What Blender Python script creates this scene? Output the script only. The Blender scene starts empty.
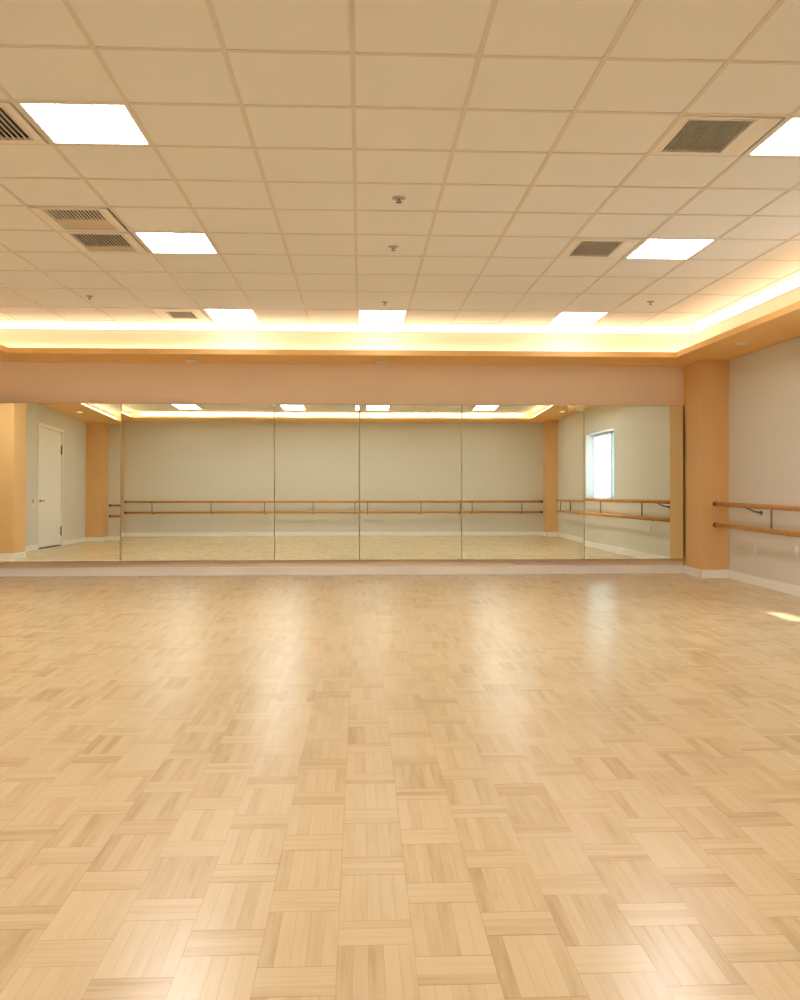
import bpy, bmesh, math, random
from mathutils import Vector, Matrix
random.seed(4)
S = bpy.context.scene
COL = S.collection
R = math.radians

# ------------------------------------------------------------------ room numbers (metres)
XR, XL = 4.83, -6.50          # right / left wall faces
YB, YR = 12.05, -0.45         # mirror wall / rear wall faces
ZC = 3.307                    # tile ceiling
ZS = 2.865                    # soffit underside
ZRS = 3.14                    # soffit underside over the rear of the room
CAMZ = 1.25

# ------------------------------------------------------------------ node helpers
def new_mat(name):
    m = bpy.data.materials.new(name)
    m.use_nodes = True
    nt = m.node_tree
    for n in list(nt.nodes):
        nt.nodes.remove(n)
    out = nt.nodes.new('ShaderNodeOutputMaterial')
    return m, nt, out

def lin(r, g, b):
    f = lambda c: (c / 255 / 12.92) if c / 255 <= 0.04045 else ((c / 255 + 0.055) / 1.055) ** 2.4
    return (f(r), f(g), f(b), 1)

def paint(name, col, rough=0.6, var=0.03, scale=3.0, bump=0.05, bscale=260, metallic=0.0, spec=0.4):
    m, nt, out = new_mat(name)
    b = nt.nodes.new('ShaderNodeBsdfPrincipled')
    tc = nt.nodes.new('ShaderNodeTexCoord')
    n1 = nt.nodes.new('ShaderNodeTexNoise'); n1.inputs['Scale'].default_value = scale
    n1.inputs['Detail'].default_value = 4
    nt.links.new(tc.outputs['Object'], n1.inputs['Vector'])
    hv = nt.nodes.new('ShaderNodeMixRGB'); hv.blend_type = 'MIX'
    c = Vector(col[:3])
    hv.inputs[1].default_value = (*(c * (1 - var)), 1)
    hv.inputs[2].default_value = (*(c * (1 + var)), 1)
    nt.links.new(n1.outputs['Fac'], hv.inputs[0])
    nt.links.new(hv.outputs[0], b.inputs['Base Color'])
    b.inputs['Roughness'].default_value = rough
    b.inputs['Metallic'].default_value = metallic
    b.inputs['Specular IOR Level'].default_value = spec
    if bump:
        n2 = nt.nodes.new('ShaderNodeTexNoise'); n2.inputs['Scale'].default_value = bscale
        nt.links.new(tc.outputs['Object'], n2.inputs['Vector'])
        bp = nt.nodes.new('ShaderNodeBump'); bp.inputs['Strength'].default_value = bump
        bp.inputs['Distance'].default_value = 0.002
        nt.links.new(n2.outputs['Fac'], bp.inputs['Height'])
        nt.links.new(bp.outputs['Normal'], b.inputs['Normal'])
    nt.links.new(b.outputs[0], out.inputs[0])
    return m

def emit(name, col, strength):
    m, nt, out = new_mat(name)
    e = nt.nodes.new('ShaderNodeEmission')
    e.inputs[0].default_value = (*col, 1); e.inputs[1].default_value = strength
    nt.links.new(e.outputs[0], out.inputs[0])
    return m

class NT:
    """small arithmetic builder for a node tree"""
    def __init__(s, nt): s.nt = nt
    def m(s, op, a, b=None, c=None):
        n = s.nt.nodes.new('ShaderNodeMath'); n.operation = op
        for i, v in enumerate((a, b, c)):
            if v is None: continue
            if isinstance(v, (int, float)): n.inputs[i].default_value = v
            else: s.nt.links.new(v, n.inputs[i])
        return n.outputs[0]
    def mixf(s, f, a, b):
        return s.m('ADD', s.m('MULTIPLY', a, s.m('SUBTRACT', 1.0, f)), s.m('MULTIPLY', b, f))

# ------------------------------------------------------------------ materials
def parquet():
    """wood-finger parquet: columns 0.205 m wide; in each, blocks of fingers laid along the
    room alternate with short blocks laid across; neighbouring columns are half a step off."""
    m, nt, out = new_mat('beech_parquet')
    k = NT(nt)
    tc = nt.nodes.new('ShaderNodeTexCoord')
    sp = nt.nodes.new('ShaderNodeSeparateXYZ'); nt.links.new(tc.outputs['Object'], sp.inputs[0])
    # slight wander so that no joint is laser straight
    W, P, FV = 0.205, 0.43, 0.69
    u = k.m('DIVIDE', k.m('ADD', sp.outputs[0], 0.47 + 20 * W), W)
    ci = k.m('FLOOR', u); fu = k.m('FRACT', u)
    shift = k.m('MULTIPLY', ci, 0.46)
    v = k.m('ADD', k.m('DIVIDE', k.m('ADD', sp.outputs[1], 40 * P), P), shift)
    ri = k.m('FLOOR', v); fv = k.m('FRACT', v)
    isH = k.m('GREATER_THAN', fv, FV)
    # finger index
    pv = k.m('MULTIPLY', fu, 5.0)
    ph = k.m('MULTIPLY', k.m('DIVIDE', k.m('SUBTRACT', fv, FV), 1 - FV), 3.0)
    pi = k.m('FLOOR', k.mixf(isH, pv, ph)); pf = k.m('FRACT', k.mixf(isH, pv, ph))
    cell = nt.nodes.new('ShaderNodeCombineXYZ')
    nt.links.new(k.m('ADD', ci, k.m('MULTIPLY', pi, 37.0)), cell.inputs[0])
    nt.links.new(k.m('ADD', ri, k.m('MULTIPLY', isH, 531.0)), cell.inputs[1])
    wn = nt.nodes.new('ShaderNodeTexWhiteNoise'); wn.noise_dimensions = '2D'
    nt.links.new(cell.outputs[0], wn.inputs['Vector'])
    blk = nt.nodes.new('ShaderNodeCombineXYZ')
    nt.links.new(ci, blk.inputs[0]); nt.links.new(k.m('ADD', ri, k.m('MULTIPLY', isH, 977.0)), blk.inputs[1])
    wb = nt.nodes.new('ShaderNodeTexWhiteNoise'); wb.noise_dimensions = '2D'
    nt.links.new(blk.outputs[0], wb.inputs['Vector'])
    # grain runs along each finger
    gx = k.mixf(isH, k.m('MULTIPLY', sp.outputs[0], 48.0), k.m('MULTIPLY', sp.outputs[0], 4.0))
    gy = k.mixf(isH, k.m('MULTIPLY', sp.outputs[1], 4.0), k.m('MULTIPLY', sp.outputs[1], 48.0))
    gv = nt.nodes.new('ShaderNodeCombineXYZ')
    nt.links.new(gx, gv.inputs[0]); nt.links.new(gy, gv.inputs[1])
    nt.links.new(k.m('MULTIPLY', wn.outputs['Value'], 60.0), gv.inputs[2])
    gn = nt.nodes.new('ShaderNodeTexNoise'); gn.inputs['Scale'].default_value = 1.0
    gn.inputs['Detail'].default_value = 3; nt.links.new(gv.outputs[0], gn.inputs['Vector'])
    # tone = finger + block + grain + broad patches
    pn = nt.nodes.new('ShaderNodeTexNoise'); pn.inputs['Scale'].default_value = 0.6
    nt.links.new(tc.outputs['Object'], pn.inputs['Vector'])
    t = k.m('ADD', k.m('MULTIPLY', wn.outputs['Value'], 0.36), k.m('MULTIPLY', wb.outputs['Value'], 0.18))
    t = k.m('ADD', t, k.m('MULTIPLY', gn.outputs['Fac'], 0.62))
    t = k.m('ADD', t, k.m('MULTIPLY', pn.outputs['Fac'], 0.12))
    ramp = nt.nodes.new('ShaderNodeValToRGB'); nt.links.new(t, ramp.inputs[0])
    cr = ramp.color_ramp
    cr.elements[0].position = 0.25; cr.elements[0].color = (*FLOOR_COLS[0], 1)
    cr.elements[1].position = 0.92; cr.elements[1].color = (*FLOOR_COLS[3], 1)
    e = cr.elements.new(0.46); e.color = (*FLOOR_COLS[1], 1)
    e = cr.elements.new(0.66); e.color = (*FLOOR_COLS[2], 1)
    # joints: block edges crisp, finger edges faint
    def edge(f, w): # 1 at the edge of a 0..1 cell
        d = k.m('MINIMUM', f, k.m('SUBTRACT', 1.0, f))
        return k.m('LESS_THAN', d, w)
    bu = k.m('MULTIPLY', edge(fu, 0.0075), 0.45)
    bv = k.m('MAXIMUM', edge(fv, 0.0035), k.m('LESS_THAN', k.m('ABSOLUTE', k.m('SUBTRACT', fv, FV)), 0.0035))
    jb = k.m('MAXIMUM', bu, bv)
    jn = nt.nodes.new('ShaderNodeTexNoise'); jn.inputs['Scale'].default_value = 2.3
    nt.links.new(tc.outputs['Object'], jn.inputs['Vector'])
    jb = k.m('MULTIPLY', jb, k.m('MULTIPLY', k.m('POWER', jn.outputs['Fac'], 2.0), 2.2))
    jf = k.m('MULTIPLY', edge(pf, 0.028), 0.22)
    j = k.m('MINIMUM', k.m('MAXIMUM', jb, jf), 0.85)
    mx = nt.nodes.new('ShaderNodeMixRGB')
    nt.links.new(j, mx.inputs[0]); nt.links.new(ramp.outputs[0], mx.inputs[1])
    mx.inputs[2].default_value = (0.34, 0.20, 0.09, 1)
    b = nt.nodes.new('ShaderNodeBsdfPrincipled')
    nt.links.new(mx.outputs[0], b.inputs['Base Color'])
    b.inputs['Roughness'].default_value = 0.255
    b.inputs['Specular IOR Level'].default_value = 0.40
    bp = nt.nodes.new('ShaderNodeBump'); bp.inputs['Strength'].default_value = 0.3; bp.inputs['Distance'].default_value = 0.001
    nt.links.new(k.m('SUBTRACT', k.m('MULTIPLY', wb.outputs['Value'], 0.4), j), bp.inputs['Height'])
    nt.links.new(bp.outputs['Normal'], b.inputs['Normal'])
    nt.links.new(b.outputs[0], out.inputs[0])
    return m

FLOOR_COLS = [(0.47, 0.34, 0.175), (0.575, 0.445, 0.265), (0.635, 0.505, 0.31), (0.67, 0.545, 0.345)]

M = {}
M['floor'] = parquet()
M['tile'] = paint('mineral_ceiling_tile', (0.84, 0.84, 0.83), 0.9, 0.015, 1.2, 0.25, 120, spec=0.1)
M['grid'] = paint('ceiling_grid_enamel', (0.72, 0.67, 0.60), 0.55, 0.01, 2, 0)
M['soffit'] = paint('ochre_soffit_paint', (0.88, 0.56, 0.22), 0.7, 0.02, 1.5, 0.05)
M['cream'] = paint('cream_cove_paint', (0.86, 0.80, 0.66), 0.7, 0.01, 1.5, 0)
M['back'] = paint('tan_wall_paint', (0.86, 0.735, 0.60), 0.7, 0.02, 1.2, 0.06)
M['wall'] = paint('greige_wall_paint', (0.68, 0.665, 0.60), 0.7, 0.02, 1.2, 0.06)
M['column'] = paint('caramel_column_paint', (0.74, 0.475, 0.215), 0.65, 0.02, 1.5, 0.06)
M['base'] = paint('white_baseboard_enamel', (0.90, 0.89, 0.86), 0.4, 0.01, 3, 0)
M['white'] = paint('white_enamel', (0.84, 0.83, 0.80), 0.4, 0.01, 3, 0)
M['louver'] = paint('pale_louver_enamel', (0.86, 0.86, 0.85), 0.5, 0.01, 3, 0)
M['door'] = paint('white_door_paint', (0.84, 0.84, 0.81), 0.45, 0.01, 2, 0)
M['brass'] = paint('aged_brass_trim', (0.60, 0.52, 0.37), 0.35, 0.05, 20, 0, metallic=0.7)
M['bronze'] = paint('dark_edge_trim', (0.20, 0.14, 0.08), 0.4, 0.05, 20, 0, metallic=0.5)
M['board'] = paint('mdf_backing', (0.42, 0.32, 0.20), 0.8, 0.05, 10, 0)
M['steel'] = paint('dark_bracket_steel', (0.23, 0.19, 0.15), 0.4, 0.05, 20, 0, metallic=0.6)
M['chrome'] = paint('satin_nickel', (0.45, 0.44, 0.41), 0.3, 0.03, 20, 0, metallic=0.9)
M['dark'] = paint('duct_interior', (0.035, 0.028, 0.022), 0.8, 0.05, 10, 0)
M['vent'] = paint('vent_enamel', (0.84, 0.80, 0.74), 0.45, 0.01, 5, 0)
M['slat'] = paint('vent_slat_enamel', (0.60, 0.55, 0.49), 0.5, 0.02, 5, 0)
M['plate'] = paint('vent_blank_plate', (0.58, 0.50, 0.39), 0.5, 0.02, 5, 0)
M['plenum'] = paint('plenum_grey', (0.3, 0.27, 0.23), 0.9, 0.02, 2, 0)
LENS = (0.99, 0.985, 0.97)
M['diffuser_near'] = emit('troffer_lens_near', LENS, 12.5)
M['diffuser_mid'] = emit('troffer_lens_mid', LENS, 30.0)
M['diffuser_far'] = emit('troffer_lens_far', LENS, 3.6)
M['diffuser_rear'] = emit('troffer_lens_rear', LENS, 9.0)
M['led_rear'] = emit('warm_led_rear', (1.0, 0.76, 0.40), 14.0)
M['led_back'] = emit('warm_led_back', (1.0, 0.76, 0.40), 45.0)
M['led_low'] = emit('warm_led_low', (1.0, 0.84, 0.64), 11.0)
M['led'] = emit('warm_led_light', (1.0, 0.83, 0.63), 2.3)
M['off_lens'] = paint('frosted_lens', (0.80, 0.72, 0.58), 0.3, 0.01, 5, 0)
M['lens_on'] = emit('downlight_lens_light', (1.0, 0.85, 0.62), 3.0)

def oak():
    m, nt, out = new_mat('oiled_oak_rail')
    tc = nt.nodes.new('ShaderNodeTexCoord'); mp = nt.nodes.new('ShaderNodeMapping')
    mp.inputs['Scale'].default_value = (60, 60, 60)
    nt.links.new(tc.outputs['Object'], mp.inputs[0])
    n = nt.nodes.new('ShaderNodeTexNoise'); n.inputs['Scale'].default_value = 0.35; n.inputs['Detail'].default_value = 5
    nt.links.new(mp.outputs[0], n.inputs['Vector'])
    r = nt.nodes.new('ShaderNodeValToRGB'); nt.links.new(n.outputs['Fac'], r.inputs[0])
    r.color_ramp.elements[0].position = 0.3; r.color_ramp.elements[0].color = (0.52, 0.22, 0.035, 1)
    r.color_ramp.elements[1].position = 0.75; r.color_ramp.elements[1].color = (0.72, 0.35, 0.075, 1)
    b = nt.nodes.new('ShaderNodeBsdfPrincipled'); nt.links.new(r.outputs[0], b.inputs['Base Color'])
    b.inputs['Roughness'].default_value = 0.35
    nt.links.new(b.outputs[0], out.inputs[0])
    return m
M['oak'] = oak()
M['oak_end'] = paint('dark_rail_end', (0.20, 0.075, 0.03), 0.4, 0.08, 30, 0)

def mirror_mat():
    m, nt, out = new_mat('silvered_glass')
    b = nt.nodes.new('ShaderNodeBsdfPrincipled')
    b.inputs['Base Color'].default_value = (0.88, 0.95, 0.875, 1)
    b.inputs['Metallic'].default_value = 1.0; b.inputs['Roughness'].default_value = 0.0
    nt.links.new(b.outputs[0], out.inputs[0]); return m
M['mirror'] = mirror_mat()

def glass_mat():
    m, nt, out = new_mat('window_glass')
    t = nt.nodes.new('ShaderNodeBsdfTransparent'); t.inputs[0].default_value = (0.93, 0.96, 0.95, 1)
    g = nt.nodes.new('ShaderNodeBsdfGlossy'); g.inputs['Roughness'].default_value = 0.02
    x = nt.nodes.new('ShaderNodeMixShader'); x.inputs[0].default_value = 0.06
    nt.links.new(t.outputs[0], x.inputs[1]); nt.links.new(g.outputs[0], x.inputs[2])
    nt.links.new(x.outputs[0], out.inputs[0]); return m
M['glass'] = glass_mat()

def shade_mat():
    m, nt, out = new_mat('white_shade_cloth')
    t = nt.nodes.new('ShaderNodeBsdfTranslucent'); t.inputs[0].default_value = (0.88, 0.94, 0.97, 1)
    d = nt.nodes.new('ShaderNodeBsdfDiffuse'); d.inputs[0].default_value = (0.85, 0.88, 0.9, 1)
    x = nt.nodes.new('ShaderNodeMixShader'); x.inputs[0].default_value = 0.25
    nt.links.new(t.outputs[0], x.inputs[1]); nt.links.new(d.outputs[0], x.inputs[2])
    nt.links.new(x.outputs[0], out.inputs[0]); return m
M['shade'] = shade_mat()

# ------------------------------------------------------------------ mesh helpers
class B:
    def __init__(s): s.bm = bmesh.new()
    def box(s, x0, x1, y0, y1, z0, z1, bev=0.0, mi=0):
        vs = [s.bm.verts.new((x, y, z)) for x in (x0, x1) for y in (y0, y1) for z in (z0, z1)]
        idx = [(0, 1, 3, 2), (4, 6, 7, 5), (0, 4, 5, 1), (2, 3, 7, 6), (0, 2, 6, 4), (1, 5, 7, 3)]
        fs = [s.bm.faces.new([vs[i] for i in f]) for f in idx]
        for f in fs: f.material_index = mi
        if bev:
            es = list({e for f in fs for e in f.edges})
            r = bmesh.ops.bevel(s.bm, geom=es, offset=bev, segments=2, profile=0.6, affect='EDGES')
            for f in r['faces']: f.material_index = mi
        return s
    def hexa(s, pts, mi=0):
        vs = [s.bm.verts.new(p) for p in pts]   # bottom 4 ccw, top 4 ccw
        for f in ((3, 2, 1, 0), (4, 5, 6, 7), (0, 1, 5, 4), (1, 2, 6, 5), (2, 3, 7, 6), (3, 0, 4, 7)):
            s.bm.faces.new([vs[i] for i in f]).material_index = mi
        return s
    def tube(s, pts, r, seg=14, cap=True, mi=0):
        pts = [Vector(p) for p in pts]; rings = []
        for i, p in enumerate(pts):
            d = (pts[min(i + 1, len(pts) - 1)] - pts[max(i - 1, 0)]).normalized()
            a = d.cross(Vector((0, 0, 1)))
            if a.length < 1e-4: a = d.cross(Vector((0, 1, 0)))
            a.normalize(); b = a.cross(d).normalized()
            rr = r[i] if isinstance(r, (list, tuple)) else r
            rings.append([s.bm.verts.new(p + rr * (math.cos(t) * a + math.sin(t) * b)) for t in [2 * math.pi * j / seg for j in range(seg)]])
        for a, b in zip(rings, rings[1:]):
            for j in range(seg):
                f = s.bm.faces.new((a[j], a[(j + 1) % seg], b[(j + 1) % seg], b[j])); f.smooth = True; f.material_index = mi
        if cap:
            s.bm.faces.new(rings[0][::-1]).material_index = mi; s.bm.faces.new(rings[-1]).material_index = mi
        return s
    def lathe(s, prof, c=(0, 0, 0), seg=28, mi=0):
        rings = []
        for r, z in prof:
            if r < 1e-6: rings.append([s.bm.verts.new((c[0], c[1], c[2] + z))])
            else: rings.append([s.bm.verts.new((c[0] + r * math.cos(2 * math.pi * j / seg), c[1] + r * math.sin(2 * math.pi * j / seg), c[2] + z)) for j in range(seg)])
        for a, b in zip(rings, rings[1:]):
            for j in range(seg):
                q = (j + 1) % seg
                v = [a[0], b[j], b[q]] if len(a) == 1 else ([a[j], b[0], a[q]] if len(b) == 1 else [a[j], b[j], b[q], a[q]])
                f = s.bm.faces.new(v); f.smooth = True; f.material_index = mi
        return s
    def obj(s, name, mats, parent=None, loc=(0, 0, 0)):
        bmesh.ops.recalc_face_normals(s.bm, faces=s.bm.faces[:])
        me = bpy.data.meshes.new(name); s.bm.to_mesh(me); s.bm.free()
        for m in (mats if isinstance(mats, (list, tuple)) else [mats]): me.materials.append(m)
        o = bpy.data.objects.new(name, me); COL.objects.link(o); o.location = loc
        if parent: o.parent = parent
        return o

def struct(o): o['kind'] = 'structure'; return o
def tag(o, label, cat, group=None):
    o['label'] = label; o['category'] = cat
    if group: o['group'] = group
    return o
def thing(name, label, cat, loc=(0, 0, 0), group=None):
    o = bpy.data.objects.new(name, None); COL.objects.link(o); o.location = loc
    o.empty_display_size = 0.2
    return tag(o, label, cat, group)

# ------------------------------------------------------------------ room shell
T = 0.30
struct(B().box(XL - T, XR + T, YR - T, YB + T, -0.15, 0).obj('floor', M['floor']))
ZT = 3.75
struct(B().box(XL - T, XR + T, YB, YB + T, 0, ZT).obj('wall_back', M['back']))
struct(B().box(XL - T, XR + T, YR - T, YR, 0, ZT).obj('wall_rear', M['wall']))
WY0, WY1, WZ0, WZ1 = 5.80, 7.70, 0.98, 2.32      # window opening in the right wall
w = B()
w.box(XR, XR + T, YR, WY0, 0, ZT); w.box(XR, XR + T, WY1, YB, 0, ZT)
w.box(XR, XR + T, WY0, WY1, 0, WZ0); w.box(XR, XR + T, WY0, WY1, WZ1, ZT)
struct(w.obj('wall_right', M['wall']))
DY0, DY1, DZ = 2.40, 4.28, 2.70                  # door opening in the left wall
w = B()
w.box(XL - T, XL, YR, DY0, 0, ZT); w.box(XL - T, XL, DY1, YB, 0, ZT); w.box(XL - T, XL, DY0, DY1, DZ, ZT)
struct(w.obj('wall_left', M['wall']))

# columns
struct(B().box(4.47, XR + .02, 11.40, YB + .02, 0, ZS, 0.006).obj('column', M['column']))
struct(B().box(4.53, XR + .02, YR - .02, 0.15, 0, ZRS, 0.006).obj('column', M['column']))
struct(B().box(XL - .02, -6.05, YR - .02, 0.15, 0, ZRS, 0.006).obj('column', M['column']))
struct(B().box(XL - .02, -5.85, 7.25, 7.95, 0, ZRS, 0.006).obj('column', M['column']))

# baseboards (0.11 high with an eased top)
BH, BT = 0.112, 0.016
def bb(name, segs):
    b = B()
    for x0, x1, y0, y1 in segs:
        b.box(x0, x1, y0, y1, 0, BH, 0.004)
    return struct(b.obj(name, M['base']))
bb('baseboard_back', [(XL, 4.47, YB - BT, YB + .002)])
bb('baseboard_right', [(4.47 - BT, 4.47, 11.40 - BT, YB), (4.47 - BT, XR, 11.40 - BT, 11.402), (XR - BT, XR + .002, 0.15, 11.40), (4.53 - BT, XR, 0.148, 0.15 + BT), (4.53 - BT, 4.53, YR, 0.15 + BT)])
bb('baseboard_rear', [(-6.05, 4.53, YR - .002, YR + BT)])
bb('baseboard_left', [(XL - .002, XL + BT, 0.15, DY0 - .06), (XL - .002, XL + BT, DY1 + .06, 7.25), (XL - .002, XL + BT, 7.95, YB),
                      (XL, -6.05 + BT, 0.148, 0.15 + BT), (-6.05, -6.05 + BT, YR, 0.15), (XL, -5.85 + BT, 7.25 - BT, 7.252), (XL, -5.85 + BT, 7.948, 7.95 + BT), (-5.852, -5.85 + BT, 7.25, 7.95)])

# ------------------------------------------------------------------ tile ceiling with a lay-in grid
GX = [-0.035 + 0.61 * i for i in range(-11, 9)]
GY = [-0.64, -0.03, 0.58, 1.19, 1.80, 2.41, 3.02, 3.63, 4.24, 4.85, 5.46, 6.07, 6.68, 7.33, 8.01, 8.72, 9.50, 10.52, 11.37, 11.60]
FIX = []           # (x0,x1,y0,y1) cells taken by fixtures
def cx(i): return GX[i], GX[i + 1]
def col_at(x): return max(i for i in range(len(GX)) if GX[i] <= x + 1e-6)
def row_at(y): return max(i for i in range(len(GY)) if GY[i] <= y + 1e-6)
TROFFERS = [  # (x inside, y inside, rows deep, label)
    (-1.5, 5.1, 1, 'glowing square troffer high on the left, nearest the camera, next to a cropped vent'),
    (2.7, 5.1, 1, 'glowing square troffer cut by the right edge of the photo, beside the largest vent'),
    (-1.5, 7.6, 1, 'glowing square troffer beside the pair of adjoining left vents'),
    (2.7, 7.6, 1, 'glowing square troffer with faint lattice beside the smaller vent on the right'),
    (-1.5, 10.9, 1, 'glowing troffer near the cove at left, beside a small square vent'),
    (0.3, 10.9, 1, 'glowing troffer near the cove, the middle one of the far row'),
    (2.7, 10.9, 1, 'glowing troffer near the cove, right end of the far row'),
    (-4.0, 1.4, 2, 'long troffer seen in the mirror, leftmost of the reflected row'),
    (-1.5, 1.4, 2, 'long troffer seen in the mirror, second from left of the reflected row'),
    (0.3, 1.4, 2, 'long troffer seen in the mirror beside the reflected ceiling vent'),
    (2.7, 1.4, 2, 'long troffer seen in the mirror, rightmost of the reflected row'),
    (-5.2, 9.0, 1, 'added unseen ceiling troffer beyond the left edge of the photo, toward the mirror wall'),  # out of view, added to brighten the left side of the room
    (-4.0, 5.1, 1, 'added unseen ceiling troffer beyond the left edge of the photo, near the white door'),  # likewise added, lifts the light level at left
]
VENTS = [   # (x, y, style, label)
    (-2.2, 5.1, 'diag', 'square ceiling vent cropped by the left edge of the photo'),
    (-2.2, 6.9, 'half', 'ceiling vent with short slatted grille over a tan plate, nearer of the adjoining pair'),
    (-2.2, 7.6, 'wide', 'ceiling vent with grey slats, farther of the adjoining pair beside a troffer'),
    (-2.2, 10.9, 'small', 'small square ceiling vent near the cove at left'),
    (2.1, 5.1, 'large', 'large ceiling vent with dense dark slats beside the cropped right troffer'),
    (2.1, 7.6, 'part', 'ceiling vent with a pale blank strip beside the lattice troffer at right'),
    (1.5, 0.8, 'small', 'small grey ceiling vent seen only in the mirror'),
]
taken = set()
def cell(x, y, rows=1):
    i, j = col_at(x), row_at(y)
    for r in range(rows): taken.add((i, j + r))
    return GX[i], GX[i + 1], GY[j], GY[j + rows]
TR = [cell(x, y, n) for x, y, n, _ in TROFFERS]
VT = [cell(x, y) for x, y, _, _ in VENTS]
c = B()
for i in range(len(GX) - 1):
    for j in range(len(GY) - 1):
        if (i, j) in taken: continue
        c.box(GX[i] + .0005, GX[i + 1] - .0005, GY[j] + .0005, GY[j + 1] - .0005, ZC, ZC + .016)
struct(c.obj('ceiling', M['tile']))
struct(B().box(XL - T, XR + T, YR - T, YB + T, 3.56, 3.70).obj('ceiling_slab', M['plenum']))
g = B()
BW = 0.0125
long_troffer = {}
for x in GX:
    g.box(x - BW, x + BW, GY[0], GY[-1], ZC - .005, ZC + .012)
for j, y in enumerate(GY):
    for i in range(len(GX) - 1):
        if any(abs(a[0] - GX[i]) < .01 and a[2] < y - .01 and a[3] > y + .01 for a in TR): continue
        g.box(GX[i] + BW, GX[i + 1] - BW, y - BW, y + BW, ZC - .0045, ZC + .012)
struct(g.obj('ceiling_grid', M['grid']))

# ------------------------------------------------------------------ soffits and light cove
LY, LXR, LXL = 11.20, 4.06, -4.36       # lip lines of the low front soffit
FY, FXR, FXL = 11.56, 4.42, -4.72       # fascia lines behind the lip
YSR, YSL = 5.6, 9.5                      # where the low side soffits stop
HS = 0.045
s = B()
s.box(XL, XR, LY + .02, YB, ZS, ZS + HS)                              # over the mirror wall
s.box(LXR + .02, XR, YSR, LY + .02, ZS, ZS + HS)                            # right side
s.box(XL, LXL - .02, YSL, LY + .02, ZS, ZS + HS)                            # left side
s.box(LXL, LXR, LY, LY + .02, ZS, ZS + .068)                    # lip upstands
s.box(LXR, LXR + .02, YSR, LY + .02, ZS, ZS + .068)
s.box(LXL - .02, LXL, YSL, LY + .02, ZS, ZS + .068)
s.box(LXR, XR, YSR - .02, YSR, ZS, ZC + .02)                    # end faces of the low soffits
s.box(XL, LXL, YSL - .02, YSL, ZS, ZC + .02)
struct(s.obj('ceiling_soffit', M['soffit']))
RXL, RXR, RYL = -5.60, 4.05, 0.50        # rear soffit: higher and shallower
s = B()
s.box(XL, XR, YR, RYL, ZRS, ZRS + .025)
s.box(RXR, XR, RYL, YSR - .02, ZRS, ZRS + .025)
s.box(XL, RXL, RYL, YSL - .02, ZRS, ZRS + .025)
struct(s.obj('ceiling_soffit', M['soffit']))
f = B()
f.box(FXL, FXR, FY, FY + .02, ZS + HS, ZC + .1)
f.box(FXR, FXR + .02, YSR, FY + .02, ZS + HS, ZC + .1)
f.box(FXL - .02, FXL, YSL, FY + .02, ZS + HS, ZC + .1)
f.box(RXL - .33, RXL - .31, YR, YSL - .02, ZRS + .025, ZC + .1)
f.box(RXR + .31, RXR + .33, YR, YSR - .02, ZRS + .025, ZC + .1)
f.box(XL, XR, RYL - .33, RYL - .31, ZRS + .025, ZC + .1)
struct(f.obj('ceiling_cove', M['cream']))

def led(name_label, x0, x1, y0, y1, z0, z1, mat='led'):
    t = thing('led_strip', name_label, 'light strip', ((x0 + x1) / 2, (y0 + y1) / 2, z0), 'warm strips in the ceiling cove')
    o = t.location
    B().box(x0 - o[0], x1 - o[0], y0 - o[1], y1 - o[1], 0, z1 - z0, 0.003).obj('light_bar', M[mat], t)
    # aluminium channel carrying the bar
    dx, dy = x1 - x0, y1 - y0
    b = B()
    if dx > dy:
        b.box(x0 - o[0], x1 - o[0], y1 - o[1], y1 - o[1] + .008, -.004, z1 - z0 + .004)
    elif x0 > 0:
        b.box(x1 - o[0], x1 - o[0] + .008, y0 - o[1], y1 - o[1], -.004, z1 - z0 + .004)
    else:
        b.box(x0 - o[0] - .008, x0 - o[0], y0 - o[1], y1 - o[1], -.004, z1 - z0 + .004)
    b.obj('channel', M['chrome'], t)
led('warm light strip along the top of the cove above the mirror wall', FXL + .05, FXR - .05, FY - .035, FY - .01, ZC - .080, ZC - .012)
led('warm light strip low behind the cove lip above the mirror wall', FXL + .06, FXR - .06, FY - .045, FY - .02, ZS + HS + .006, ZS + HS + .030, 'led_low')
led('warm light strip low behind the cove lip above the right wall', FXR - .045, FXR - .02, YSR + .1, FY - .10, ZS + HS + .006, ZS + HS + .030, 'led_low')
led('warm light strip along the top of the cove above the right wall', FXR - .035, FXR - .01, YSR + .1, FY - .1, ZC - .080, ZC - .012)
led('warm light strip in the far left corner of the cove', FXL + .01, FXL + .035, YSL + .1, FY - .1, ZC - .080, ZC - .012)
led('warm light strip at the rear cove lip, seen in the mirror', RXL + .1, RXR - .1, RYL - .06, RYL - .035, ZRS + .032, ZRS + .050, 'led_back')
led('warm light strip deep in the cove over the rear wall, seen in the mirror', RXL + .1, RXR - .1, RYL - .29, RYL - .265, ZRS + .032, ZRS + .050, 'led_rear')
led('warm light strip over the rear right of the room, seen in the mirror', RXR + .03, RXR + .055, RYL + .1, YSR - .2, ZRS + .032, ZRS + .058, 'led_rear')
led('warm light strip over the rear left of the room, seen in the mirror', RXL - .055, RXL - .03, RYL + .1, YSL - .2, ZRS + .032, ZRS + .058, 'led_rear')

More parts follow.
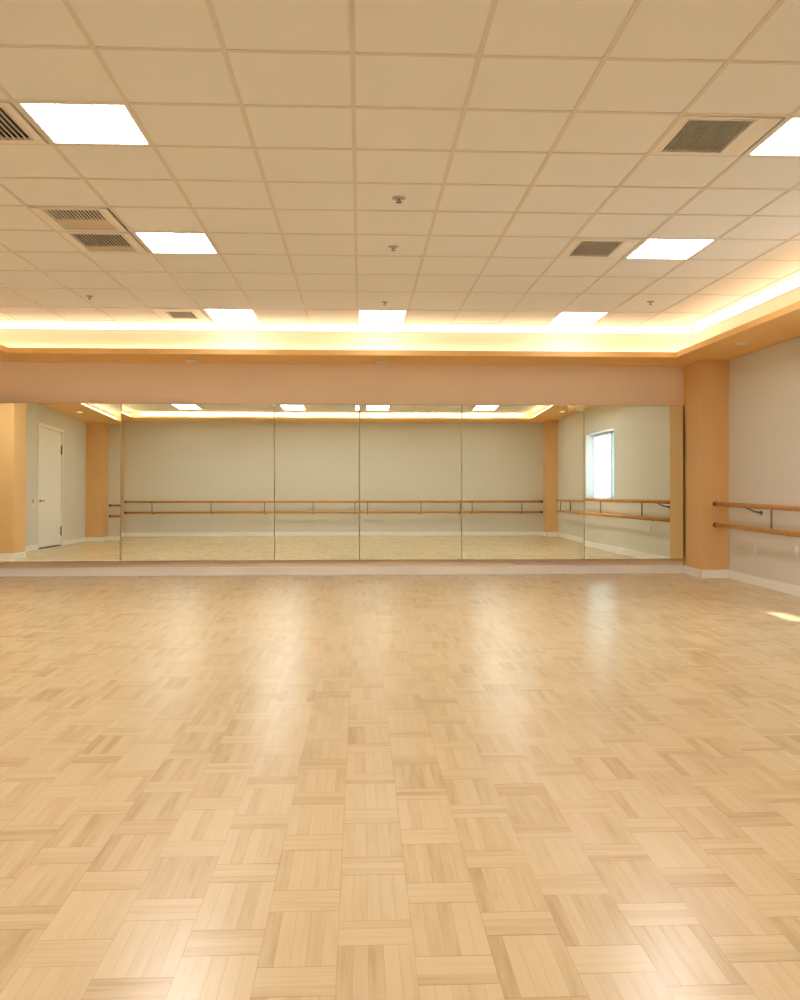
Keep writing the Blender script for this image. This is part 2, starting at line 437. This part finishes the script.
# ------------------------------------------------------------------ troffers
def troffer(c4, label):
    x0, x1, y0, y1 = c4
    hx, hy = (x1 - x0) / 2 - BW, (y1 - y0) / 2 - BW
    t = thing('ceiling_light', label, 'light', ((x0 + x1) / 2, (y0 + y1) / 2, ZC), 'recessed square troffers in the tile ceiling')
    b = B()                                           # rim + housing
    r = 0.016
    b.box(-hx, hx, -hy, -hy + r, -.004, .02, .002); b.box(-hx, hx, hy - r, hy, -.004, .02, .002)
    b.box(-hx, -hx + r, -hy + r, hy - r, -.004, .02); b.box(hx - r, hx, -hy + r, hy - r, -.004, .02)
    b.box(-hx, hx, -hy, hy, .06, .075)
    b.box(-hx, hx, -hy, -hy + .004, .02, .06); b.box(-hx, hx, hy - .004, hy, .02, .06)
    b.box(-hx, -hx + .004, -hy, hy, .02, .06); b.box(hx - .004, hx, -hy, hy, .02, .06)
    b.obj('frame', M['white'], t)
    B().box(-hx + r, hx - r, -hy + r, hy - r, .010, .016).obj('diffuser', M['diffuser_' + ('rear' if y0 < 2 else 'near' if y0 < 5 else 'mid' if y0 < 9 else 'far')], t)
    b = B()                                           # shallow lattice under the lens
    n = 3
    for k in range(1, n):
        xx = -hx + 2 * hx * k / n; b.box(xx - .0035, xx + .0035, -hy + r, hy - r, .001, .0095)
    m_ = max(3, round(3 * hy / hx))
    for k in range(1, m_):
        yy = -hy + 2 * hy * k / m_; b.box(-hx + r, hx - r, yy - .005, yy + .005, .0018, .0088)
    b.obj('louver', M['louver'], t)
    return t
for c4, (_, _, _, lb) in zip(TR, TROFFERS): troffer(c4, lb)

# ------------------------------------------------------------------ vents
def vent(c4, style, label):
    x0, x1, y0, y1 = c4
    hx, hy = (x1 - x0) / 2 - BW, (y1 - y0) / 2 - BW
    t = thing('ceiling_vent', label, 'vent', ((x0 + x1) / 2, (y0 + y1) / 2, ZC), 'slatted vents in the tile ceiling')
    # opening of the grille inside the cell: (x0,x1,y0,y1) in fractions of the half size
    ox0, ox1, oy0, oy1 = {'diag': (-.82, .78, -.84, .82), 'half': (-.70, .72, -.86, .02), 'wide': (-.74, .70, -.86, .40), 'small': (-.52, .55, -.62, .50),
                          'large': (-.84, .44, -.84, .84), 'part': (-.76, .46, -.80, .80)}[style]
    gx0, gx1, gy0, gy1 = ox0 * hx, ox1 * hx, oy0 * hy, oy1 * hy
    b = B(); z0, z1 = -.007, .012
    gp = .022 if style == 'half' else .015           # dark gap where a frame sits loose in its cell
    nx, ny = hx - gp, hy - gp
    b.box(-hx, gx0, -ny, hy, z0, z1, .003); b.box(gx1, nx, -ny, hy, z0, z1, .003)
    b.box(gx0, gx1, -ny, gy0, z0, z1, .003)
    top = hy if style in ('half', 'wide') else gy1
    if style in ('half', 'wide'):
        b.box(gx0, gx1, hy * .90, hy, z0, z1, .003)
    else:
        b.box(gx0, gx1, gy1, hy, z0, z1, .003)
    # raised inner rim
    for q in ((gx0 - .014, gx0, gy0 - .014, (hy * .9 if top == hy else gy1) + .0), (gx1, gx1 + .014, gy0 - .014, (hy * .9 if top == hy else gy1))):
        b.box(*q, z0 - .006, z0 + .002, .002)
    b.box(gx0, gx1, gy0 - .014, gy0, z0 - .006, z0 + .002, .002)
    b.obj('frame', M['vent'], t)
    B().box(-hx, hx, -hy, hy, .055, .065).box(-hx, -hx + .003, -hy, hy, .012, .055).box(hx - .003, hx, -hy, hy, .012, .055) \
        .box(-hx, hx, -hy, -hy + .003, .012, .055).box(-hx, hx, hy - .003, hy, .012, .055).obj('duct_box', M['dark'], t)
    b = B()
    n = {'diag': 14, 'half': 15, 'wide': 15, 'small': 8, 'large': 22, 'part': 19}[style]
    wsl = (gx1 - gx0) / n
    for k in range(n):
        xx = gx0 + wsl * (k + .5)
        # tilted blade
        a_, c_ = wsl * .17, wsl * .10
        b.hexa([(xx - a_, gy0, z0 + .004), (xx + a_, gy0, z0 + .004), (xx + a_, gy1, z0 + .004), (xx - a_, gy1, z0 + .004),
                (xx - c_, gy0, z0 + .013), (xx + c_, gy0, z0 + .013), (xx + c_, gy1, z0 + .013), (xx - c_, gy1, z0 + .013)])
    b.obj('grille', M['slat'] if style != 'half' else M['vent'], t)
    if style in ('half', 'wide'):
        B().box(gx0, gx1, gy1, hy * .90, z0 + .004, z1, .002).obj('blank_plate', M['plate'], t)
    if style == 'part':
        B().box(gx1 + .03, gx1 + .095, gy0 * .9, gy1 * .9, z0 - .003, z0 + .001, .001).obj('blank_plate', M['white'], t)['label'] = 'pale blank strip'
    return t
for c4, (_, _, st, lb) in zip(VT, VENTS): vent(c4, st, lb)

# ------------------------------------------------------------------ sprinklers
def sprinkler(x, y, label, sc=1.0):
    t = thing('fire_sprinkler', label, 'sprinkler', (x, y, ZC), 'sprinkler heads in the tile ceiling')
    B().lathe([(0, 0), (.042 * sc, 0), (.040 * sc, -.006), (.022 * sc, -.012), (.014 * sc, -.012), (0, -.012)]).obj('escutcheon', M['chrome'], t)
    b = B().lathe([(.009, -.010), (.009, -.018), (.006, -.020)])
    b.tube([(.009, 0, -.016), (.014, 0, -.024), (.004, 0, -.032)], .003, 8).tube([(-.009, 0, -.016), (-.014, 0, -.024), (-.004, 0, -.032)], .003, 8)
    b.lathe([(0, -.031), (.018 * sc, -.032), (.019 * sc, -.034), (0, -.035)])
    b.obj('head', M['steel'], t)
sprinkler(0.28, 6.38, 'grey sprinkler head on the ceiling, nearest of the middle line', 1.2)
sprinkler(0.29, 7.70, 'grey sprinkler head on the ceiling, second along the middle line', 1.1)
sprinkler(0.28, 10.06, 'small sprinkler head just in front of the middle far troffer')
sprinkler(-2.97, 9.88, 'small sprinkler head on the ceiling left of the small square vent')
sprinkler(3.29, 9.90, 'small sprinkler head on the ceiling near the right end of the cove')

# ------------------------------------------------------------------ downlights in the soffits
def downlight(x, y, z, label, on=False):
    t = thing('downlight', label, 'downlight', (x, y, z), 'small round downlights in the soffits')
    B().lathe([(.058, 0), (.085, 0), (.083, -.006), (.070, -.010), (.060, -.008), (.058, 0)]).obj('trim_ring', M['white'], t)
    B().lathe([(0, -.004), (.059, -.004), (.059, -.001), (0, -.001)]).obj('lens', M['lens_on'] if on else M['off_lens'], t)
downlight(4.43, 10.04, ZS, 'round unlit downlight in the soffit over the right barre')
downlight(-2.22, 11.80, ZS, 'tiny downlight in the soffit above the mirrors, leftmost of three')
downlight(-0.88, 11.86, ZS, 'tiny downlight in the soffit above the mirrors, second of three')
downlight(0.30, 11.84, ZS, 'tiny downlight in the soffit above the mirrors, third from left')
downlight(-6.02, 2.74, ZRS, 'lit downlight above the white door, seen in the mirror', True)
downlight(4.50, 2.60, ZRS, 'lit downlight near the rear right corner, seen in the mirror', True)

# ------------------------------------------------------------------ mirrors
MX = [-5.05, -3.187, -1.154, -.007, 1.383, 3.057, 4.452]
YAW = [1.7, .8, .3, -.5, -1.25, .72]
TILT = [-.70, -.48, -.48, -.48, -.48, -.30]
MYS = [0] * 7; MYS[3] = YB - .040
for i in (2, 1, 0): MYS[i] = MYS[i + 1] - math.tan(R(YAW[i])) * (MX[i + 1] - MX[i])
for i in (3, 4, 5): MYS[i + 1] = MYS[i] + math.tan(R(YAW[i])) * (MX[i + 1] - MX[i])
MZ0, MZ1 = 0.208, 2.313
MLAB = ['tall wall mirror at the left end, reflecting the white door',
        'wide wall mirror second from left, reflecting the left part of the rear barre',
        'narrow wall mirror third from left, left of the middle seam',
        'wall mirror fourth from left, right of the middle seam, reflecting a ceiling vent',
        'wall mirror fifth from left, reflecting the rear orange column and end of the barre',
        'wall mirror at the right end beside the column, reflecting the window']
def mirror(i):
    x0, x1 = MX[i] + .0025, MX[i + 1] - .0025
    cxm, cym, czm = (x0 + x1) / 2, (MYS[i] + MYS[i + 1]) / 2, (MZ0 + MZ1) / 2
    t = thing('wall_mirror', MLAB[i], 'mirror', (cxm, YB, MZ0), 'large mirror panels along the wall')
    ty, tt = math.tan(R(YAW[i])), math.tan(R(-TILT[i]))
    def pt(x, z, off=0.0):      # point on the tilted glass face, off = towards the wall; local to the empty
        return (x - cxm, cym + ty * (x - cxm) + tt * (z - czm) + off - YB, z - MZ0)
    def slab(b, xa, xb, za, zb, o0, o1):
        b.hexa([pt(xa, za, o0), pt(xb, za, o0), pt(xb, za, o1), pt(xa, za, o1), pt(xa, zb, o0), pt(xb, zb, o0), pt(xb, zb, o1), pt(xa, zb, o1)])
    b = B(); slab(b, x0, x1, MZ0, MZ1, 0, .006); b.obj('mirror_glass', M['mirror'], t)
    # backing board wedged out to the wall
    b = B()
    q = [(x0 + .004, MZ0 + .004), (x1 - .004, MZ0 + .004), (x1 - .004, MZ1 - .004), (x0 + .004, MZ1 - .004)]
    fr = [pt(x, z, .0065) for x, z in q]; bk = [(x - cxm, -.0005, z - MZ0) for x, z in q]
    b.hexa([fr[0], fr[1], bk[1], bk[0], fr[3], fr[2], bk[2], bk[3]]); b.obj('backing_board', M['board'], t)
    e = .0055
    b = B(); slab(b, x0, x1, MZ0 - .006, MZ0 + e, -.004, .007); b.obj('bottom_channel', M['brass'], t)
    b = B(); slab(b, x0, x1, MZ1 - e * .6, MZ1 + .003, -.003, .007); b.obj('top_channel', M['brass'], t)
    b = B(); slab(b, x0, x0 + e * .9, MZ0 + e, MZ1 - e * .6, -.002, .007); b.obj('seam_trim', M['brass'], t)
    if i < 5:
        b = B(); slab(b, x1 - e * .9, x1, MZ0 + e, MZ1 - e * .6, -.002, .007); b.obj('seam_trim', M['brass'], t)
    if i == 5:
        b = B(); slab(b, x1 - .012, x1 + .001, MZ0 - .006, MZ1 + .003, -.006, .007)
        o = b.obj('end_trim', M['bronze'], t); o['label'] = 'dark end trim'
    return t
for i in range(6): mirror(i)

# ------------------------------------------------------------------ ballet barres
def barre(label, p0, p1, wall_dir, zs, posts, strut=None):
    """p0,p1: (x,y) of the rails' ends; wall_dir: unit (x,y) pointing from rail to wall; 0.2 m gap"""
    a, b_ = Vector((*p0, 0)), Vector((*p1, 0)); d = (b_ - a).normalized(); L = (b_ - a).length
    wd = Vector((*wall_dir, 0)); G = .20
    t = thing('ballet_barre', label, 'barre', (a.x, a.y, 0))
    for z, nm in ((zs[0], 'upper_rail'), (zs[1], 'lower_rail')):
        B().tube([Vector((0, 0, z)), d * (L * .5) + Vector((0, 0, z)), d * L + Vector((0, 0, z))], .0285, 20).obj(nm, M['oak'], t)
        for e, dd in ((0, -1), (L, 1)):
            c0 = d * e + Vector((0, 0, z))
            B().tube([c0 - d * dd * .05, c0 - d * dd * .045, c0 + d * dd * .012, c0 + d * dd * .022], [.0290, .0330, .0330, .016], 18).obj('end_knob', M['oak_end'], t)
    for s_ in posts:
        c0 = d * s_; zu, zl = zs
        b = B()
        b.tube([c0 + Vector((0, 0, zu - .02)), c0 + Vector((0, 0, zl + .02))], .011, 10)
        b.tube([c0 + Vector((0, 0, zl - .005)), c0 + wd * (G * .5) + Vector((0, 0, zl - .030)), c0 + wd * (G - .005) + Vector((0, 0, zl - .035))], .010, 10)
        # wall flange
        n = wd; u = d
        k0 = c0 + wd * (G - .012) + Vector((0, 0, zl - .035))
        b.tube([k0, k0 + wd * .011], .024, 18)
        # saddles under the rails
        for z in zs:
            b.tube([c0 - d * .03 + Vector((0, 0, z - .022)), c0 + d * .03 + Vector((0, 0, z - .022))], .008, 8)
        b.obj('bracket', M['steel'], t)
    if strut is not None:
        c0 = d * strut; zu = zs[0]
        b = B().tube([c0 + Vector((0, 0, zu - .02)), c0 + wd * (G * .55) + Vector((0, 0, zu - .07)), c0 + wd * (G - .005) + Vector((0, 0, zu - .085))], .010, 10)
        k0 = c0 + wd * (G - .012) + Vector((0, 0, zu - .085)); b.tube([k0, k0 + wd * .011], .024, 18)
        b.obj('bracket', M['steel'], t)
        b = B(); c1 = c0 + Vector((0, 0, zs[1]))
        b.tube([c1 - Vector((0, 0, .005)), c1 + wd * (G - .005) - Vector((0, 0, .035))], .010, 10)
        b.obj('bracket', M['steel'], t)
    return t
y0 = 11.34
barre('double oak ballet barre along the right wall from the orange column', (4.63, y0), (4.63, 1.2), (1, 0), (.978, .706),
      [y0 - v for v in (9.77, 7.5, 5.2, 2.9, 1.6)], strut=y0 - 10.45)
x0 = -5.97
barre('long double oak ballet barre on the rear wall, seen in the mirrors', (x0, YR + .20), (4.46, YR + .20), (0, -1), (.945, .655),
      [v - x0 for v in (-5.26, -3.69, -2.25, -1.15, -.01, 1.46, 2.54, 3.91)])

# ------------------------------------------------------------------ outlets and switches
def outlet(y, z, label):
    t = thing('wall_outlet', label, 'outlet', (XR, y, z), 'white outlets under the right barre')
    B().box(-.006, 0, -.036, .036, -.058, .058, .002).obj('cover_plate', M['white'], t)
    for dz in (-.022, .022):
        s_ = B().box(-.0085, -.005, -.017, .017, dz - .014, dz + .014, .001).obj('socket', M['base'], t)
        B().box(-.0092, -.008, -.008, -.005, dz - .005, dz + .006).box(-.0092, -.008, .005, .008, dz - .005, dz + .006).obj('slot', M['dark'], s_)
outlet(10.62, .43, 'small white wall outlet below the right barre, nearer the column')
outlet(9.58, .50, 'small white wall outlet below the right barre, at the right edge')
def switch(y, z, label, dark):
    t = thing('wall_switch', label, 'switch', (XL, y, z))
    B().box(0, .007, -.06, .06, -.035, .035, .002).obj('cover_plate', M['chrome'] if dark else M['white'], t)
    B().box(.006, .013, -.02, .02, -.012, .012, .002).obj('rocker', M['steel'] if dark else M['base'], t)
switch(4.64, 1.05, 'dark wall plate beside the white door handle, upper of two', True)
switch(4.64, 0.94, 'pale wall plate beside the white door, lower of two', False)

# ------------------------------------------------------------------ door (left wall, seen in the mirror)
d = struct(B().box(XL - .06, XL - .015, DY0 + .03, DY1 - .03, .03, DZ - .03, .003).obj('door_1', M['door']))
fr = B()
fr.box(XL - T, XL + .018, DY0 - .05, DY0 + .025, 0, DZ + .05, .003)
fr.box(XL - T, XL + .018, DY1 - .025, DY1 + .05, 0, DZ + .05, .003)
fr.box(XL - T, XL + .018, DY0 + .025, DY1 - .025, DZ - .025, DZ + .05, .003)
fr.obj('door_frame', M['white'], d)
B().box(XL - T, XL - .12, DY0, DY1, 0, DZ).box(XL - .12, XL - .014, DY0 + .02, DY1 - .02, 0, .012).obj('door_threshold', M['dark'], d)
h = B()
h.tube([(XL - .016, 4.10, 1.05), (XL + .006, 4.10, 1.05)], .03, 18)
h.tube([(XL + .004, 4.10, 1.05), (XL + .045, 4.10, 1.05), (XL + .055, 4.08, 1.05), (XL + .052, 3.93, 1.047)], [.011, .011, .011, .009], 12)
h.obj('door_handle', M['steel'], d)
for zz in (2.26, 0.35):
    B().tube([(XL - .002, DY0 + .035, zz - .11), (XL - .002, DY0 + .035, zz + .11)], .013, 12).box(XL - .015, XL - .010, DY0 + .035, DY0 + .085, zz - .10, zz + .10).obj('hinge', M['steel'], d)

# ------------------------------------------------------------------ window (right wall, seen in the mirror)
YM = 6.94
win = B()
xo0, xo1, fw = XR + .18, XR + .24, .055
win.box(xo0, xo1, WY0, WY0 + fw, WZ0, WZ1, .004); win.box(xo0, xo1, WY1 - fw, WY1, WZ0, WZ1, .004)
win.box(xo0, xo1, WY0 + fw, WY1 - fw, WZ0, WZ0 + fw, .004); win.box(xo0, xo1, WY0 + fw, WY1 - fw, WZ1 - fw, WZ1, .004)
win.box(xo0, xo1, YM - .03, YM + .03, WZ0 + fw, WZ1 - fw, .004)
wf = struct(win.obj('window_1', paint('grey_window_frame', (0.42, 0.48, 0.52), 0.4, 0.01, 4, 0)))
B().box(xo0 + .02, xo0 + .028, WY0 + fw, YM - .03, WZ0 + fw, WZ1 - fw).obj('window_pane', M['glass'], wf)
B().box(xo0 + .02, xo0 + .028, YM + .03, WY1 - fw, WZ0 + fw, WZ1 - fw).obj('window_pane', M['glass'], wf)
B().box(XR - .012, xo0, WY0 - .03, WY1 + .03, WZ0 - .028, WZ0, .004).obj('window_sill', M['white'], wf)
rv = B()    # white lined reveal
rv.box(XR + .001, xo0, WY0, WY0 + .01, WZ0, WZ1).box(XR + .001, xo0, WY1 - .01, WY1, WZ0, WZ1).box(XR + .001, xo0, WY0 + .01, WY1 - .01, WZ1 - .01, WZ1)
rv.obj('window_reveal', M['white'], wf)
t = thing('added_roller_shade', 'added sun-blocking white roller shade drawn down over the window, seen in the right mirror', 'window shade', (XR + .155, (WY0 + YM) / 2, WZ0))  # added to narrow the sun patch; sun enters by the clear pane only
hy = (YM - WY0) / 2
B().box(-.002, 0, -hy + .075, hy - .01, .02, WZ1 - WZ0 - .06).obj('shade_cloth', M['shade'], t)
B().tube([(0, -hy + .07, WZ1 - WZ0 - .045), (0, hy - .005, WZ1 - WZ0 - .045)], .018, 14).obj('roller', M['white'], t)
B().box(-.008, .006, -hy + .075, hy - .01, .003, .024, .003).obj('hem_bar', M['white'], t)

# ------------------------------------------------------------------ daylight
W = bpy.data.worlds.new('sky'); S.world = W; W.use_nodes = True
bg = W.node_tree.nodes.get('Background') or W.node_tree.nodes.new('ShaderNodeBackground')
bg.inputs[0].default_value = (0.80, 0.90, 1.0, 1); bg.inputs[1].default_value = 3.0
ld = bpy.data.lights.new('sun', 'SUN'); ld.energy = 7.0; ld.angle = R(0.6); ld.color = (1.0, 0.93, 0.80)
lo = bpy.data.objects.new('sun', ld); COL.objects.link(lo); lo.location = (9, 3, 9)
lo.rotation_euler = Vector((-1, .80, -1.90)).to_track_quat('-Z', 'Y').to_euler()

# ------------------------------------------------------------------ camera
cd = bpy.data.cameras.new('camera'); co = bpy.data.objects.new('camera', cd); COL.objects.link(co)
cd.sensor_fit = 'VERTICAL'; cd.sensor_height = 36.0
cd.lens = 885.0 / 1000 * 36.0
co.location = (0, 0, CAMZ)
co.rotation_euler = (R(90), 0, -math.atan(40 / 885.0))
cd.shift_y = -0.017
cd.clip_start = 0.05
S.camera = co

S.view_settings.view_transform = 'Standard'
S.view_settings.look = 'None'
S.view_settings.gamma = 1.0
S.view_settings.exposure = 0.53
S.view_settings.use_curve_mapping = False
S.cycles.use_denoising = True
S.cycles.max_bounces = 14
S.cycles.diffuse_bounces = 8
S.cycles.glossy_bounces = 6
S.cycles.sample_clamp_indirect = 8.0
